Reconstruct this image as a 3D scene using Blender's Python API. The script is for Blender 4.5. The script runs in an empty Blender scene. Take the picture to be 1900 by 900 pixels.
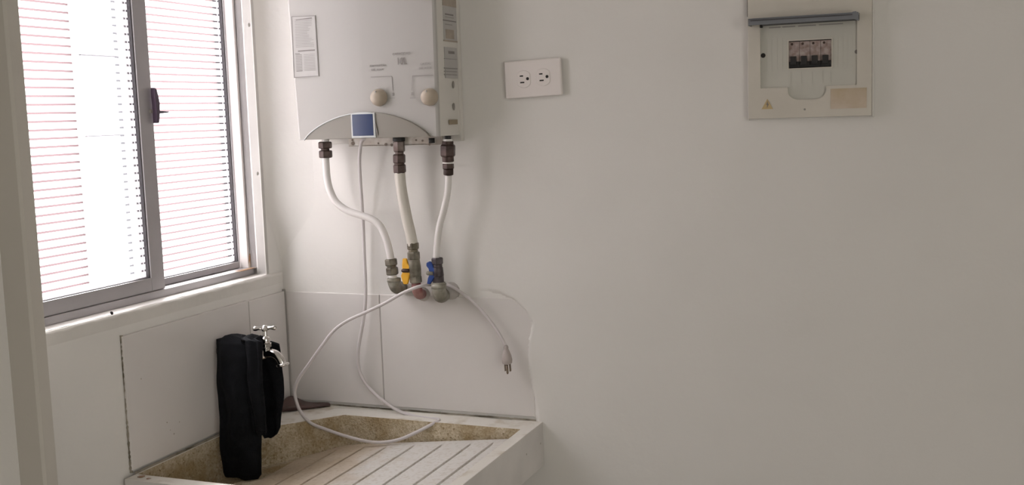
import bpy, bmesh, math, random
from mathutils import Vector, Matrix, noise
random.seed(7)
S = bpy.context.scene
COL = S.collection

# ------------------------------------------------------------------ camera
CAM = Vector((1.33717, -2.0, 1.45947))
RR = [Vector((0.92931175, 0.36784638, -0.03269115)),      # image right
      Vector((0.01249676, -0.11979606, -0.99271987)),     # image down
      Vector((-0.36908468, 0.9221377, -0.11592477))]      # forward
FPX = 2037.4
cd = bpy.data.cameras.new('camera'); cam = bpy.data.objects.new('camera', cd); COL.objects.link(cam)
cd.sensor_width = 36; cd.lens = FPX/1900*36; cd.clip_start = .02
M = Matrix((RR[0], -RR[1], -RR[2])).transposed().to_4x4(); M.translation = CAM
cam.matrix_world = M
S.camera = cam

# ------------------------------------------------------------------ light
W = bpy.data.worlds.new('overcast_sky'); S.world = W; W.use_nodes = True
bg = W.node_tree.nodes['Background']
bg.inputs[0].default_value = (1.0, 1.02, 1.06, 1); bg.inputs[1].default_value = 1.6
sl_ = bpy.data.lights.new('hazy_sun', 'SUN'); sl_.energy = 4.0; sl_.angle = math.radians(16); sl_.color = (1.0, .985, .975)
sun = bpy.data.objects.new('hazy_sun', sl_); COL.objects.link(sun); sun.location = (-3, 3, 4)
_el, _az = math.radians(42), math.radians(50)      # it shines over the neighbour's roof on to the window film
sun.rotation_euler = Vector((math.cos(_el)*math.cos(_az), -math.cos(_el)*math.sin(_az), -math.sin(_el))).to_track_quat('-Z', 'Y').to_euler()
def area(name, loc, rot, sx, sy, power, col):
    l = bpy.data.lights.new(name, 'AREA'); l.shape = 'RECTANGLE'; l.size = sx; l.size_y = sy
    l.energy = power; l.color = col
    o = bpy.data.objects.new(name, l); COL.objects.link(o); o.location = loc; o.rotation_euler = rot
    return o
# added fill light before the solid right wall, behind and right of the camera
area('side_fill_light', (3.20, -2.75, 1.25), (math.radians(90), 0, math.radians(90)), 1.5, 2.0, 5.2, (1.0, .97, .90))
vs = S.view_settings
vs.view_transform = 'Standard'; vs.look = 'None'; vs.gamma = 1; vs.exposure = 2.5
vs.use_curve_mapping = False

# ------------------------------------------------------------------ picture-point to plane helpers
def ray(px, py):
    a = (px-950)/FPX; b = (py-450)/FPX
    return RR[0]*a + RR[1]*b + RR[2]
def hit(px, py, ax, v):
    d = ray(px, py); t = (v-CAM[ax])/d[ax]
    return CAM + d*t
def bk(px, py, d=0.0): return hit(px, py, 1, -d)
def lw(px, py, d=0.0): return hit(px, py, 0, d)
def hz(px, py, z): return hit(px, py, 2, z)

# ------------------------------------------------------------------ materials
def mat(name, col, rough=.5, metal=0, var=0, vscale=8, bump=0, bscale=60, col2=None, lo=.35, hi=.65, spec=.5, bump2=0, b2scale=6):
    m = bpy.data.materials.new(name); m.use_nodes = True
    N = m.node_tree.nodes; L = m.node_tree.links
    p = N['Principled BSDF']
    p.inputs['Base Color'].default_value = (*col, 1); p.inputs['Roughness'].default_value = rough
    p.inputs['Metallic'].default_value = metal; p.inputs['Specular IOR Level'].default_value = spec
    tc = N.new('ShaderNodeTexCoord')
    if var or col2:
        n = N.new('ShaderNodeTexNoise'); n.inputs['Scale'].default_value = vscale; n.inputs['Detail'].default_value = 6
        L.new(tc.outputs['Object'], n.inputs['Vector'])
        r = N.new('ShaderNodeValToRGB'); r.color_ramp.elements[0].position = lo; r.color_ramp.elements[1].position = hi
        c2 = col2 if col2 else tuple(c*(1-var) for c in col)
        r.color_ramp.elements[0].color = (*c2, 1); r.color_ramp.elements[1].color = (*col, 1)
        L.new(n.outputs['Fac'], r.inputs['Fac']); L.new(r.outputs['Color'], p.inputs['Base Color'])
    last = None
    for st, sc, di in ((bump, bscale, .002), (bump2, b2scale, .01)):
        if st:
            n2 = N.new('ShaderNodeTexNoise'); n2.inputs['Scale'].default_value = sc; n2.inputs['Detail'].default_value = 4
            L.new(tc.outputs['Object'], n2.inputs['Vector'])
            b = N.new('ShaderNodeBump'); b.inputs['Strength'].default_value = st; b.inputs['Distance'].default_value = di
            L.new(n2.outputs['Fac'], b.inputs['Height'])
            if last: L.new(last.outputs['Normal'], b.inputs['Normal'])
            last = b
    if last: L.new(last.outputs['Normal'], p.inputs['Normal'])
    return m

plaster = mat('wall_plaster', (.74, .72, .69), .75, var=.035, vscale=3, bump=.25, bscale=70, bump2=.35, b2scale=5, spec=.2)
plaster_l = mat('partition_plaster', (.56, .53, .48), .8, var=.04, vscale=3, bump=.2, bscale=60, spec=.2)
sillm = mat('sill_paint', (.74, .715, .68), .65, var=.07, vscale=14, bump=.4, bscale=80)
tilem = mat('white_tile', (.68, .65, .63), .32, var=.05, vscale=5, bump2=.12, b2scale=4)
grout = mat('dirty_grout', (.30, .27, .22), .9, col2=(.10, .085, .06), vscale=26, lo=.38, hi=.55, bump=.5)
alu = mat('aluminium_frame', (.42, .40, .41), .42, metal=.35, var=.1, vscale=9)
alu_d = mat('dark_gasket', (.05, .045, .05), .6)
rust = mat('rusty_frame', (.50, .45, .40), .6, col2=(.28, .14, .06), vscale=30, lo=.4, hi=.6)
latchm = mat('latch_plum', (.07, .045, .075), .35)
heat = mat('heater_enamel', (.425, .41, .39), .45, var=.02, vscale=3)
heat_side = mat('heater_side_lifted', (.68, .655, .61), .4, var=.06, vscale=6)  # colour raised above the front's to make up for weak light on the side
arcm = mat('heater_grey_fascia', (.245, .225, .195), .38)
dispm = mat('display_blue', (.025, .045, .12), .15)
dispb = mat('display_bezel', (.58, .60, .60), .35)
knobm = mat('knob_cream', (.45, .38, .30), .42, var=.08, vscale=20)
inkm = mat('print_grey', (.22, .20, .19), .6)
inkl = mat('print_light_grey', (.30, .285, .27), .6)
stick = mat('sticker_grey', (.47, .455, .44), .45, var=.06, vscale=40)
stick_d = mat('sticker_tan', (.40, .34, .28), .5, var=.2, vscale=40)
bronze = mat('aged_bronze', (.085, .055, .047), .5, metal=.4, col2=(.04, .024, .02), vscale=60, bump=.3, bscale=90)
brass = mat('weathered_brass', (.20, .175, .12), .5, metal=.4, col2=(.08, .065, .045), vscale=55, bump=.4, bscale=90)
galv = mat('galvanised_grey', (.38, .365, .31), .6, metal=.2, col2=(.17, .155, .12), vscale=45, bump=.3, bscale=90)
blackm = mat('black_rubber', (.015, .014, .014), .6)
pipe_w = mat('white_pipe', (.74, .71, .69), .35, var=.03, vscale=8)
pipe_c = mat('cream_pipe', (.62, .585, .52), .4, var=.05, vscale=8)
teflon = mat('white_tape', (.78, .76, .74), .7)
yellow = mat('yellow_lever', (.80, .42, .03), .4, var=.12, vscale=60)
blue = mat('blue_lever', (.02, .06, .26), .35, var=.15, vscale=60)
redp = mat('red_primer', (.20, .035, .04), .5, col2=(.36, .20, .18), vscale=40)
putty = mat('grey_putty', (.48, .45, .42), .85, var=.2, vscale=40, bump=.6, bscale=60)
cordm = mat('cord_white', (.60, .56, .56), .42)
plugm = mat('plug_grey', (.42, .37, .35), .45)
prong = mat('prong_brass', (.22, .17, .13), .35, metal=.8)
chrome = mat('chrome', (.70, .68, .66), .16, metal=1, var=.06, vscale=30)
clothm = mat('black_fabric', (.0095, .0102, .0125), .92, var=.35, vscale=35, bump=.6, bscale=420, spec=.12)
brownm = mat('brown_plastic', (.085, .045, .04), .42, var=.25, vscale=20)
outletm = mat('outlet_plastic', (.76, .71, .685), .33)
hole = mat('socket_hole', (.01, .008, .007), .7)
panelm = mat('panel_plastic', (.60, .565, .50), .5, var=.06, vscale=14, bump=.15, bscale=60)
coverm = mat('panel_inner_cover', (.52, .51, .46), .42)
brk_body = mat('breaker_body', (.42, .35, .33), .45, col2=(.24, .17, .15), vscale=120)
brk_low = mat('breaker_black', (.022, .024, .026), .4)
tape_y = mat('yellowed_tape', (.58, .49, .40), .35, col2=(.47, .38, .26), vscale=26)
warn = mat('warning_print', (.50, .38, .20), .5)
floor_m = mat('floor_tile', (.36, .33, .30), .35, var=.1, vscale=2)
ceil_m = mat('ceiling_paint', (.72, .70, .67), .8)
facade_m = mat('facade_pink', (.115, .068, .070), .85, var=.12, vscale=3)
facade_w = mat('facade_white', (.40, .39, .39), .8)
facade_d = mat('facade_dark_glass', (.02, .016, .02), .3)
facade_g = mat('facade_grey', (.045, .035, .04), .6)

def lid_mat():
    m = bpy.data.materials.new('smoked_lid'); m.use_nodes = True
    p = m.node_tree.nodes['Principled BSDF']
    p.inputs['Base Color'].default_value = (.20, .21, .23, 1); p.inputs['Roughness'].default_value = .2
    p.inputs['Alpha'].default_value = .9
    return m
lidm = lid_mat()

def film_mat():      # frosted adhesive film, daylight diffuses through it
    m = bpy.data.materials.new('frosted_film'); m.use_nodes = True
    N = m.node_tree.nodes; L = m.node_tree.links
    N.remove(N['Principled BSDF'])
    t = N.new('ShaderNodeBsdfTranslucent'); t.inputs[0].default_value = (.95, .90, .905, 1)
    d = N.new('ShaderNodeBsdfDiffuse'); d.inputs[0].default_value = (.8, .78, .78, 1)
    mx = N.new('ShaderNodeMixShader'); mx.inputs[0].default_value = .15
    L.new(t.outputs[0], mx.inputs[1]); L.new(d.outputs[0], mx.inputs[2])
    L.new(mx.outputs[0], N['Material Output'].inputs[0])
    return m
film = film_mat()
def glass_mat():
    m = bpy.data.materials.new('window_glass'); m.use_nodes = True
    N = m.node_tree.nodes; L = m.node_tree.links
    N.remove(N['Principled BSDF'])
    t = N.new('ShaderNodeBsdfTransparent'); t.inputs[0].default_value = (.97, .97, .97, 1)
    g = N.new('ShaderNodeBsdfGlossy'); g.inputs['Roughness'].default_value = .03
    mx = N.new('ShaderNodeMixShader')
    mx.inputs[0].default_value = .04; L.new(t.outputs[0], mx.inputs[1]); L.new(g.outputs[0], mx.inputs[2])
    L.new(mx.outputs[0], N['Material Output'].inputs[0])
    return m
glass = glass_mat()

def terrazzo():       # speckled cast stone, brown stains inside the basin
    m = bpy.data.materials.new('stained_terrazzo'); m.use_nodes = True
    N = m.node_tree.nodes; L = m.node_tree.links; p = N['Principled BSDF']
    p.inputs['Roughness'].default_value = .7
    tc = N.new('ShaderNodeTexCoord')
    v = N.new('ShaderNodeTexVoronoi'); v.inputs['Scale'].default_value = 300
    L.new(tc.outputs['Object'], v.inputs['Vector'])
    r = N.new('ShaderNodeValToRGB'); e = r.color_ramp.elements
    e[0].position = 0; e[0].color = (.26, .20, .12, 1); e[1].position = 1; e[1].color = (.66, .61, .51, 1)
    k = e.new(.22); k.color = (.47, .41, .30, 1)
    L.new(v.outputs['Color'], r.inputs['Fac'])
    n = N.new('ShaderNodeTexNoise'); n.inputs['Scale'].default_value = 16; n.inputs['Detail'].default_value = 8
    L.new(tc.outputs['Object'], n.inputs['Vector'])
    r2 = N.new('ShaderNodeValToRGB'); r2.color_ramp.elements[0].position = .36; r2.color_ramp.elements[1].position = .66
    r2.color_ramp.elements[0].color = (.60, .50, .34, 1); r2.color_ramp.elements[1].color = (1, .97, .92, 1)
    L.new(n.outputs['Fac'], r2.inputs['Fac'])
    mx = N.new('ShaderNodeMix'); mx.data_type = 'RGBA'; mx.blend_type = 'MULTIPLY'; mx.inputs[0].default_value = 1
    L.new(r.outputs['Color'], mx.inputs[6]); L.new(r2.outputs['Color'], mx.inputs[7])
    L.new(mx.outputs[2], p.inputs['Base Color'])
    b = N.new('ShaderNodeBump'); b.inputs['Strength'].default_value = .5; b.inputs['Distance'].default_value = .002
    L.new(v.outputs['Distance'], b.inputs['Height']); L.new(b.outputs['Normal'], p.inputs['Normal'])
    return m
terr = terrazzo()
def board_mat():      # pale cast stone, brown towards the basin side where water stands
    m = bpy.data.materials.new('washboard_stone'); m.use_nodes = True
    N = m.node_tree.nodes; L = m.node_tree.links; p = N['Principled BSDF']
    p.inputs['Roughness'].default_value = .6
    tc = N.new('ShaderNodeTexCoord'); sp = N.new('ShaderNodeSeparateXYZ'); L.new(tc.outputs['Object'], sp.inputs[0])
    n = N.new('ShaderNodeTexNoise'); n.inputs['Scale'].default_value = 12; n.inputs['Detail'].default_value = 8
    L.new(tc.outputs['Object'], n.inputs['Vector'])
    ma = N.new('ShaderNodeMath'); ma.operation = 'MULTIPLY_ADD'; ma.inputs[1].default_value = .30; L.new(n.outputs['Fac'], ma.inputs[0]); L.new(sp.outputs['X'], ma.inputs[2])
    r = N.new('ShaderNodeValToRGB'); e = r.color_ramp.elements
    e[0].position = .34; e[0].color = (.47, .385, .28, 1); e[1].position = .50; e[1].color = (.68, .655, .62, 1)
    k = e.new(.42); k.color = (.58, .50, .41, 1)
    mo = N.new('ShaderNodeMath'); mo.operation = 'ADD'; mo.inputs[1].default_value = .30
    L.new(ma.outputs[0], mo.inputs[0]); L.new(mo.outputs[0], r.inputs['Fac'])
    n2 = N.new('ShaderNodeTexNoise'); n2.inputs['Scale'].default_value = 130; n2.inputs['Detail'].default_value = 3
    L.new(tc.outputs['Object'], n2.inputs['Vector'])
    r2 = N.new('ShaderNodeValToRGB'); r2.color_ramp.elements[0].position = .33; r2.color_ramp.elements[1].position = .5
    r2.color_ramp.elements[0].color = (.86, .83, .79, 1); r2.color_ramp.elements[1].color = (1, 1, 1, 1)
    L.new(n2.outputs['Fac'], r2.inputs['Fac'])
    mx = N.new('ShaderNodeMix'); mx.data_type = 'RGBA'; mx.blend_type = 'MULTIPLY'; mx.inputs[0].default_value = 1
    L.new(r.outputs['Color'], mx.inputs[6]); L.new(r2.outputs['Color'], mx.inputs[7])
    L.new(mx.outputs[2], p.inputs['Base Color'])
    return m
board = board_mat()
rimm = mat('sink_rim_paint', (.72, .69, .63), .6, col2=(.48, .42, .32), vscale=22, lo=.28, hi=.46, bump=.4, bscale=90)
sinkout = mat('sink_outer_paint', (.70, .67, .64), .6, var=.12, vscale=10, bump=.3, bscale=60)

# ------------------------------------------------------------------ mesh helpers
ORG = {}
class MB:
    def __init__(s): s.v = []; s.f = []; s.m = []; s.sm = []
    def add(s, vs, fs, mi=0, smooth=False):
        b = len(s.v); s.v += [Vector(v) for v in vs]
        for f in fs: s.f.append([b+i for i in f]); s.m.append(mi); s.sm.append(smooth)
        return s
    def box(s, lo, hi, mi=0):
        x0, y0, z0 = lo; x1, y1, z1 = hi
        return s.add([(x0,y0,z0),(x1,y0,z0),(x1,y1,z0),(x0,y1,z0),(x0,y0,z1),(x1,y0,z1),(x1,y1,z1),(x0,y1,z1)],
              [(3,2,1,0),(4,5,6,7),(0,1,5,4),(1,2,6,5),(2,3,7,6),(3,0,4,7)], mi)
    def obox(s, c, ax, ay, az, mi=0):     # centre and three half-axis vectors
        c, ax, ay, az = map(Vector, (c, ax, ay, az))
        P = [c+ax*i+ay*j+az*k for k in (-1,1) for (i,j) in ((-1,-1),(1,-1),(1,1),(-1,1))]
        return s.add(P, [(3,2,1,0),(4,5,6,7),(0,1,5,4),(1,2,6,5),(2,3,7,6),(3,0,4,7)], mi)
    def lathe(s, p0, axis, prof, n=20, mi=0, smooth=True, rot=0):
        p0 = Vector(p0); a = Vector(axis).normalized()
        u = a.orthogonal().normalized() if abs(a.z) < .9 else Vector((1,0,0)); u = (u - a*u.dot(a)).normalized(); w = a.cross(u)
        vs = []; fs = []
        for t, r in prof:
            for i in range(n):
                th = 2*math.pi*i/n+rot
                vs.append(p0+a*t+(u*math.cos(th)+w*math.sin(th))*r)
        for k in range(len(prof)-1):
            for i in range(n):
                j = (i+1) % n
                fs.append((k*n+i, k*n+j, (k+1)*n+j, (k+1)*n+i))
        s.add(vs, fs, mi, smooth)
        b = len(s.v)-len(vs)
        s.f.append([b+i for i in range(n)][::-1]); s.m.append(mi); s.sm.append(False)
        s.f.append([b+(len(prof)-1)*n+i for i in range(n)]); s.m.append(mi); s.sm.append(False)
        return s
    def tube(s, path, r, n=12, mi=0, sub=6):
        P = spline(path, sub) if sub > 1 else [Vector(p) for p in path]
        R = r if callable(r) else (lambda t: r)
        t0 = (P[1]-P[0]).normalized(); u = t0.orthogonal().normalized(); vs = []; fs = []
        for i, p in enumerate(P):
            t = (P[min(i+1, len(P)-1)]-P[max(i-1, 0)]).normalized()
            u = (u-t*u.dot(t)).normalized(); w = t.cross(u)
            rr = R(i/(len(P)-1))
            for k in range(n):
                th = 2*math.pi*k/n; vs.append(p+(u*math.cos(th)+w*math.sin(th))*rr)
        for i in range(len(P)-1):
            for k in range(n):
                j = (k+1) % n; fs.append((i*n+k, i*n+j, (i+1)*n+j, (i+1)*n+k))
        s.add(vs, fs, mi, True)
        b = len(s.v)-len(vs)
        s.f.append([b+i for i in range(n)][::-1]); s.m.append(mi); s.sm.append(False)
        s.f.append([b+(len(P)-1)*n+i for i in range(n)]); s.m.append(mi); s.sm.append(False)
        return s
    def prism(s, pts, ext, mi=0, smooth=False):    # planar 3D polygon extruded by vector
        P = [Vector(p) for p in pts]; e = Vector(ext); n = len(P)
        s.add(P+[p+e for p in P], [list(range(n))[::-1], list(range(n, 2*n))], mi)
        b = len(s.v)-2*n
        for i in range(n):
            j = (i+1) % n; s.f.append([b+i, b+j, b+n+j, b+n+i]); s.m.append(mi); s.sm.append(smooth)
        return s
    def grid(s, fn, nu, nv, mi=0, smooth=True):
        vs = [fn(i/nu, j/nv) for j in range(nv+1) for i in range(nu+1)]
        fs = [(j*(nu+1)+i, j*(nu+1)+i+1, (j+1)*(nu+1)+i+1, (j+1)*(nu+1)+i) for j in range(nv) for i in range(nu)]
        return s.add(vs, fs, mi, smooth)

def spline(path, sub):
    P = [Vector(p) for p in path]; out = []
    for i in range(len(P)-1):
        p0 = P[max(i-1, 0)]; p1 = P[i]; p2 = P[i+1]; p3 = P[min(i+2, len(P)-1)]
        for k in range(sub):
            t = k/sub
            out.append(.5*((2*p1)+(p2-p0)*t+(2*p0-5*p1+4*p2-p3)*t*t+(3*p1-p0-3*p2+p3)*t**3))
    out.append(P[-1]); return out

def obj(name, mb, m, parent=None, org=None, bevel=0, seg=2, label=None, fix=True):
    me = bpy.data.meshes.new(name)
    if org is None:
        org = ORG[parent] if parent is not None else Vector((sum((v.x for v in mb.v))/len(mb.v), sum((v.y for v in mb.v))/len(mb.v), min(v.z for v in mb.v)))
    org = Vector(org)
    me.from_pydata([v-org for v in mb.v], [], mb.f); me.update()
    ms = m if isinstance(m, (list, tuple)) else [m]
    for x in ms: me.materials.append(x)
    me.polygons.foreach_set('material_index', mb.m); me.polygons.foreach_set('use_smooth', mb.sm)
    if fix:
        bm = bmesh.new(); bm.from_mesh(me); bmesh.ops.recalc_face_normals(bm, faces=bm.faces); bm.to_mesh(me); bm.free()
    o = bpy.data.objects.new(name, me); COL.objects.link(o)
    o.location = org-(ORG[parent] if parent is not None else Vector())
    o.parent = parent; ORG[o] = org
    if bevel:
        b = o.modifiers.new('bevel', 'BEVEL'); b.width = bevel; b.segments = seg; b.limit_method = 'ANGLE'; b.angle_limit = .6
    if label: o['label'] = label
    return o
def tag(o, label, cat, group=None):
    o['label'] = label; o['category'] = cat
    if group: o['group'] = group
    return o
def thing(name, loc, label, cat, group=None):
    o = bpy.data.objects.new(name, None); COL.objects.link(o); o.empty_display_size = .05
    o.location = loc; ORG[o] = Vector(loc); return tag(o, label, cat, group)
def struct(name, mb, m, parent=None, org=None, bevel=0):
    o = obj(name, mb, m, parent, org=(org or (0, 0, 0)) if parent is None else None, bevel=bevel)
    if parent is None: o['kind'] = 'structure'
    return o
def text(name, body, size, centre, right, up, m, parent, off=.0006, ext=.0001, sx=1.0, bold=.00003):
    c = bpy.data.curves.new(name, 'FONT'); c.body = body; c.size = size; c.align_x = 'CENTER'; c.align_y = 'CENTER'; c.extrude = ext; c.offset = bold
    t = bpy.data.objects.new('tmp', c)
    me = bpy.data.meshes.new_from_object(t); bpy.data.objects.remove(t)
    right = Vector(right).normalized(); up = Vector(up).normalized(); n = right.cross(up)
    me.transform(Matrix((right*sx, up, n)).transposed().to_4x4())
    me.materials.clear(); me.materials.append(m)
    o = bpy.data.objects.new(name, me); COL.objects.link(o)
    w = Vector(centre)+n*off; o.location = w-(ORG[parent] if parent else Vector()); o.parent = parent; ORG[o] = w
    return o
X = Vector((1,0,0)); Y = Vector((0,1,0)); Z = Vector((0,0,1))

# ------------------------------------------------------------------ room shell
RX, RY, RZ = 3.3, -3.9, 2.45
WY0, WY1, WZ0, WZ1 = -.745, -.060, 1.140, 2.09     # window opening in the left wall
struct('floor', MB().box((-.14, RY-.14, -.1), (RX+.14, .14, 0)), floor_m)
struct('ceiling', MB().box((-.14, RY-.14, RZ), (RX+.14, .14, RZ+.1)), ceil_m)
wall_back = struct('wall_back', MB().box((-.045, 0, 0), (RX+.14, .14, RZ)), plaster)
wl = MB().box((-.14, RY, 0), (0, 0, WZ0)).box((-.14, RY, WZ1), (0, 0, RZ)).box((-.14, RY, WZ0), (0, WY0, WZ1)).box((-.045, WY1, WZ0), (0, 0, WZ1))
wall_left = struct('wall_left', wl, plaster)
struct('wall_right', MB().box((RX, RY, 0), (RX+.14, 0, RZ)), plaster)
wr = MB().box((0, RY-.14, 0), (RX, RY, RZ))
struct('wall_rear', wr, plaster)
# partition end beside the window
pf = lw(58, 300, .05).y; pn = lw(33, 300, .05).y
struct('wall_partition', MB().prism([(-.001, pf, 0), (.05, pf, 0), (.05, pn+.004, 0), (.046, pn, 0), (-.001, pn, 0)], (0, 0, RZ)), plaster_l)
# thicker nearer part of the partition: the grey front face seen at the left edge of the picture
# plaster patch with its ragged raised edge over the right side of the tiles
edge_pts = [(905, 541), (930, 546), (955, 558), (975, 578), (986, 600), (981, 625), (979, 660), (982, 700), (990, 735), (994, 760), (995, 779)]
ep = [bk(*p) for p in edge_pts]
def bound_x(z):
    for a, b in zip(ep, ep[1:]):
        if b.z <= z <= a.z: return a.x+(b.x-a.x)*(a.z-z)/(a.z-b.z+1e-9)
    return ep[0].x if z > ep[0].z else ep[-1].x
def sst(a, b, t):
    t = max(0, min(1, (t-a)/(b-a))); return t*t*(3-2*t)
def patch(u, v):
    x = .45+u*.60; z = .70+v*.62
    # signed distance-like value from the ragged edge
    if z <= ep[0].z: d = x-bound_x(z)
    else: d = 1e-3+(z-ep[0].z)*.6 + max(0, x-.48)*.5
    d0 = min((Vector((x, 0, z))-p).length for p in fine)
    inside = d > 0
    h = (.0062 if inside else .0)*sst(0, .006, d0 if inside else 0)
    h *= 1-sst(.0, .30, d0)
    h *= sst(.45, .50, x) if z > ep[0].z else 1
    h *= (1-sst(1.12, 1.24, z))*sst(.72, .84, z)
    wob = .0006*math.sin(x*37+z*23)*math.sin(z*41-x*11)
    return Vector((x, -h-wob*sst(.001, .004, h)+.0006, z))
fine = []
for a, b in zip(ep, ep[1:]):
    for k in range(6): fine.append(a+(b-a)*k/6)
fine.append(ep[-1])
struct('plaster_patch', MB().grid(patch, 150, 155), plaster, wall_back)

# tiles, each its own piece
def tile_back(x0, x1, z0, z1, d):
    obj('tile', MB().box((x0, -d, z0), (x1, .002, z1)), tilem, wall_back, bevel=.0012)
xj = .2352
tile_back(.0075, xj-.0011, .857, 1.095, .0024)
tile_back(xj+.0011, .5745, .857, 1.0955, .0020)
def tile_left(y0, y1, z0, z1, d):
    obj('tile', MB().box((-.002, y0, z0), (d, y1, z1)), tilem, wall_left, bevel=.0015)
tile_left(-.509, -.1385, .857, 1.0985, .0065)
tile_left(-.1365, -.0062, .857, 1.0965, .0060)
# grout and sealant lines
g = MB().box((-.001, -.0062, .852), (.0045, .0005, 1.10))
g.box((xj-.0014, -.0012, .86), (xj+.0014, 0.001, 1.094)).box((-.001, -.1388, .86), (.0048, -.1362, 1.095))
obj('grout_line', g, mat('grey_grout', (.36, .34, .32), .9), wall_left)
g = MB()
def ragged(fn, n, w):      # narrow irregular strip
    pts = []
    for i in range(n+1):
        a = fn(i/n); pts.append((a, w*(.35+random.random())))
    return pts
rs = [(z_, w_*(.45+.75*max(0, 1-(z_-.853)/.13))) for z_, w_ in ragged(lambda t: .853+t*(1.10-.853), 60, .0022)]
for (z0, w0), (z1, w1) in zip(rs, rs[1:]):
    g.add([(.0006, -.5088-w0, z0), (.0062, -.508, z0), (.0062, -.508, z1), (.0006, -.5088-w1, z1)], [(0, 1, 2, 3)])
obj('edge_grout', g, grout, wall_left, fix=False)
# small damage marks in the plaster
def mark(fn, px, py, r, m, par, ax):
    p = fn(px, py); mb = MB(); mb.lathe(p-ax*.0005, ax, [(0, r), (.0010, r*.9), (.0014, r*.4)], 9); obj('wall_mark', mb, m, par)
for px, py, r in ((488, 202, .0020), (462, 46, .0042), (478, 322, .0042)):
    mark(lw, px, py, r, hole if px == 488 else mat('filler_grey', (.50, .48, .46), .8), wall_left, X)
dirtm = mat('dirt_speck', (.40, .37, .32), .9)
for px, py, r in ((310, 784, .0017), (323, 805, .0018), (262, 703, .0015), (333, 783, .0012), (316, 798, .0011)):
    p = lw(px, py, .0066); obj('dirt_speck', MB().lathe(p-X*.0004, X, [(0, r), (.0006, r*.8)], 8), dirtm, wall_left)

# ------------------------------------------------------------------ window
win = bpy.data.objects.new('window_1', None); COL.objects.link(win); win.location = (-.05, -.40, WZ0); ORG[win] = Vector(win.location); win['kind'] = 'structure'
# sill: painted plaster bed with a chipped bright front edge
NS = 90
def sill(u, v):
    y = -.745+u*(.745-.0065)
    w = .0012*math.sin(y*61)+.0008*math.sin(y*173+1)
    prof = [(-.06, 1.1405), (-.030, 1.1405), (.002+w*.4, 1.1395+w*.5), (.0046+w*.5, 1.1355+w), (.0030, 1.128+w), (.0006, 1.117), (-.002, 1.105)]
    k = v*(len(prof)-1); i = min(int(k), len(prof)-2); t = k-i
    return Vector((prof[i][0]*(1-t)+prof[i+1][0]*t, y, prof[i][1]*(1-t)+prof[i+1][1]*t))
obj('window_sill', MB().grid(sill, NS, 18), sillm, win)
obj('sill_chip', MB().lathe(lw(207, 581, .003), (1, .1, .5), [(0, .0035), (.0016, .0028), (.002, .001)], 8), hole, win)
FX = -.030
fr = MB()
fr.box((-.085, -.745, 1.1405), (FX, -.060, 1.1545))                 # bottom track
fr.box((-.085, -.745, 2.06), (FX, -.060, 2.09))
fr.box((-.085, -.745, 1.1545), (FX, -.715, 2.06))
obj('window_frame', fr, alu, win, bevel=.001)
fr = MB().box((-.072, -.0600, 1.1405), (-.022, -.0525, 2.09)).box((-.060, -.0665, 1.1545), (-.040, -.060, 2.06))
obj('frame_jamb', fr, [mat('aged_jamb', (.64, .60, .585), .6, var=.08, vscale=18)], win, bevel=.001)
fr = MB().prism([(-.04, -.0665, 1.1545), (-.04, -.0565, 1.1545), (-.04, -.0565, 1.195), (-.04, -.062, 1.178)], (.0022, 0, 0)).box((-.0405, -.0535, 1.155), (-.0215, -.0522, 1.20)).box((-.038, -.12, 1.1542), (-.024, -.060, 1.1552))
obj('rust_stain', fr, rust, win)
# plaster cove that rounds the corner between the window wall and the back wall
def cove(u, v):
    a = u*math.pi/2; q = v*v; z = 1.1385+q*(RZ-1.1385); k = .02+.98*sst(1.139, 1.30, z)
    return Vector(((.110-.110*math.cos(a))*k+.0003, -.0495*k+(.0495*k+.0008)*math.sin(a), z))
obj('plaster_cove', MB().grid(cove, 20, 80), plaster, wall_back)
# bright painted reveal between frame and wall face
obj('jamb_reveal', MB().box((-.022, -.0600, 1.1405), (.0004, -.0500, 2.09)), mat('jamb_strip_paint', (.52, .50, .475), .65, var=.08, vscale=14), win, bevel=.0015)
def sash(name, y0, y1, x0, x1, z0, z1, stl, str_, rail, first):
    f = MB()
    f.box((x0, y0, z0), (x1, y0+stl, z1)).box((x0, y1-str_, z0), (x1, y1, z1))
    f.box((x0, y0+stl, z0), (x1, y1-str_, z0+rail)).box((x0, y0+stl, z1-.03), (x1, y1-str_, z1))
    s = obj(name, f, alu, win, bevel=.0012)
    xm = (x0+x1)/2
    # dark glazing gaskets
    gk = MB().box((xm-.004, y0+stl, z0+rail), (x1-.003, y0+stl+.0014, z1-.03)).box((xm-.004, y1-str_-.0022, z0+rail), (x1-.003, y1-str_, z1-.03))
    gk.box((xm-.004, y0+stl, z0+rail), (x1-.003, y1-str_, z0+rail+.0014))
    obj('gasket', gk, alu_d, s)
    a, b = y0+stl+.0014, y1-str_-.0022
    obj('pane', MB().box((xm-.004, a, z0+rail+.0014), (xm-.0015, b, z1-.031)), glass, s)
    # frosted film strips, one by one, clear lines between
    me = None; pitch = .01390; hgt = .0101
    z = z0+rail+.002
    while z+hgt < z1-.032:
        if me is None:
            o = obj('frosted_strip', MB().add([(xm-.0012, a, z), (xm-.0012, b, z), (xm-.0012, b, z+hgt), (xm-.0012, a, z+hgt)], [(0, 1, 2, 3)]), film, s, org=(xm, a, z), fix=False)
            me = o.data
        else:
            o = bpy.data.objects.new('frosted_strip', me); COL.objects.link(o); o.parent = s
            o.location = Vector((xm, a, z))-ORG[s]
        z += pitch
    return s
left = sash('left_sash', -.714, -.3405, -.052, -.034, 1.1550, 2.06, .03, .0365, .0255, True)
right = sash('right_sash', -.372, -.0665, -.078, -.060, 1.1550, 2.06, .03, .003, .0135, False)
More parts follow.
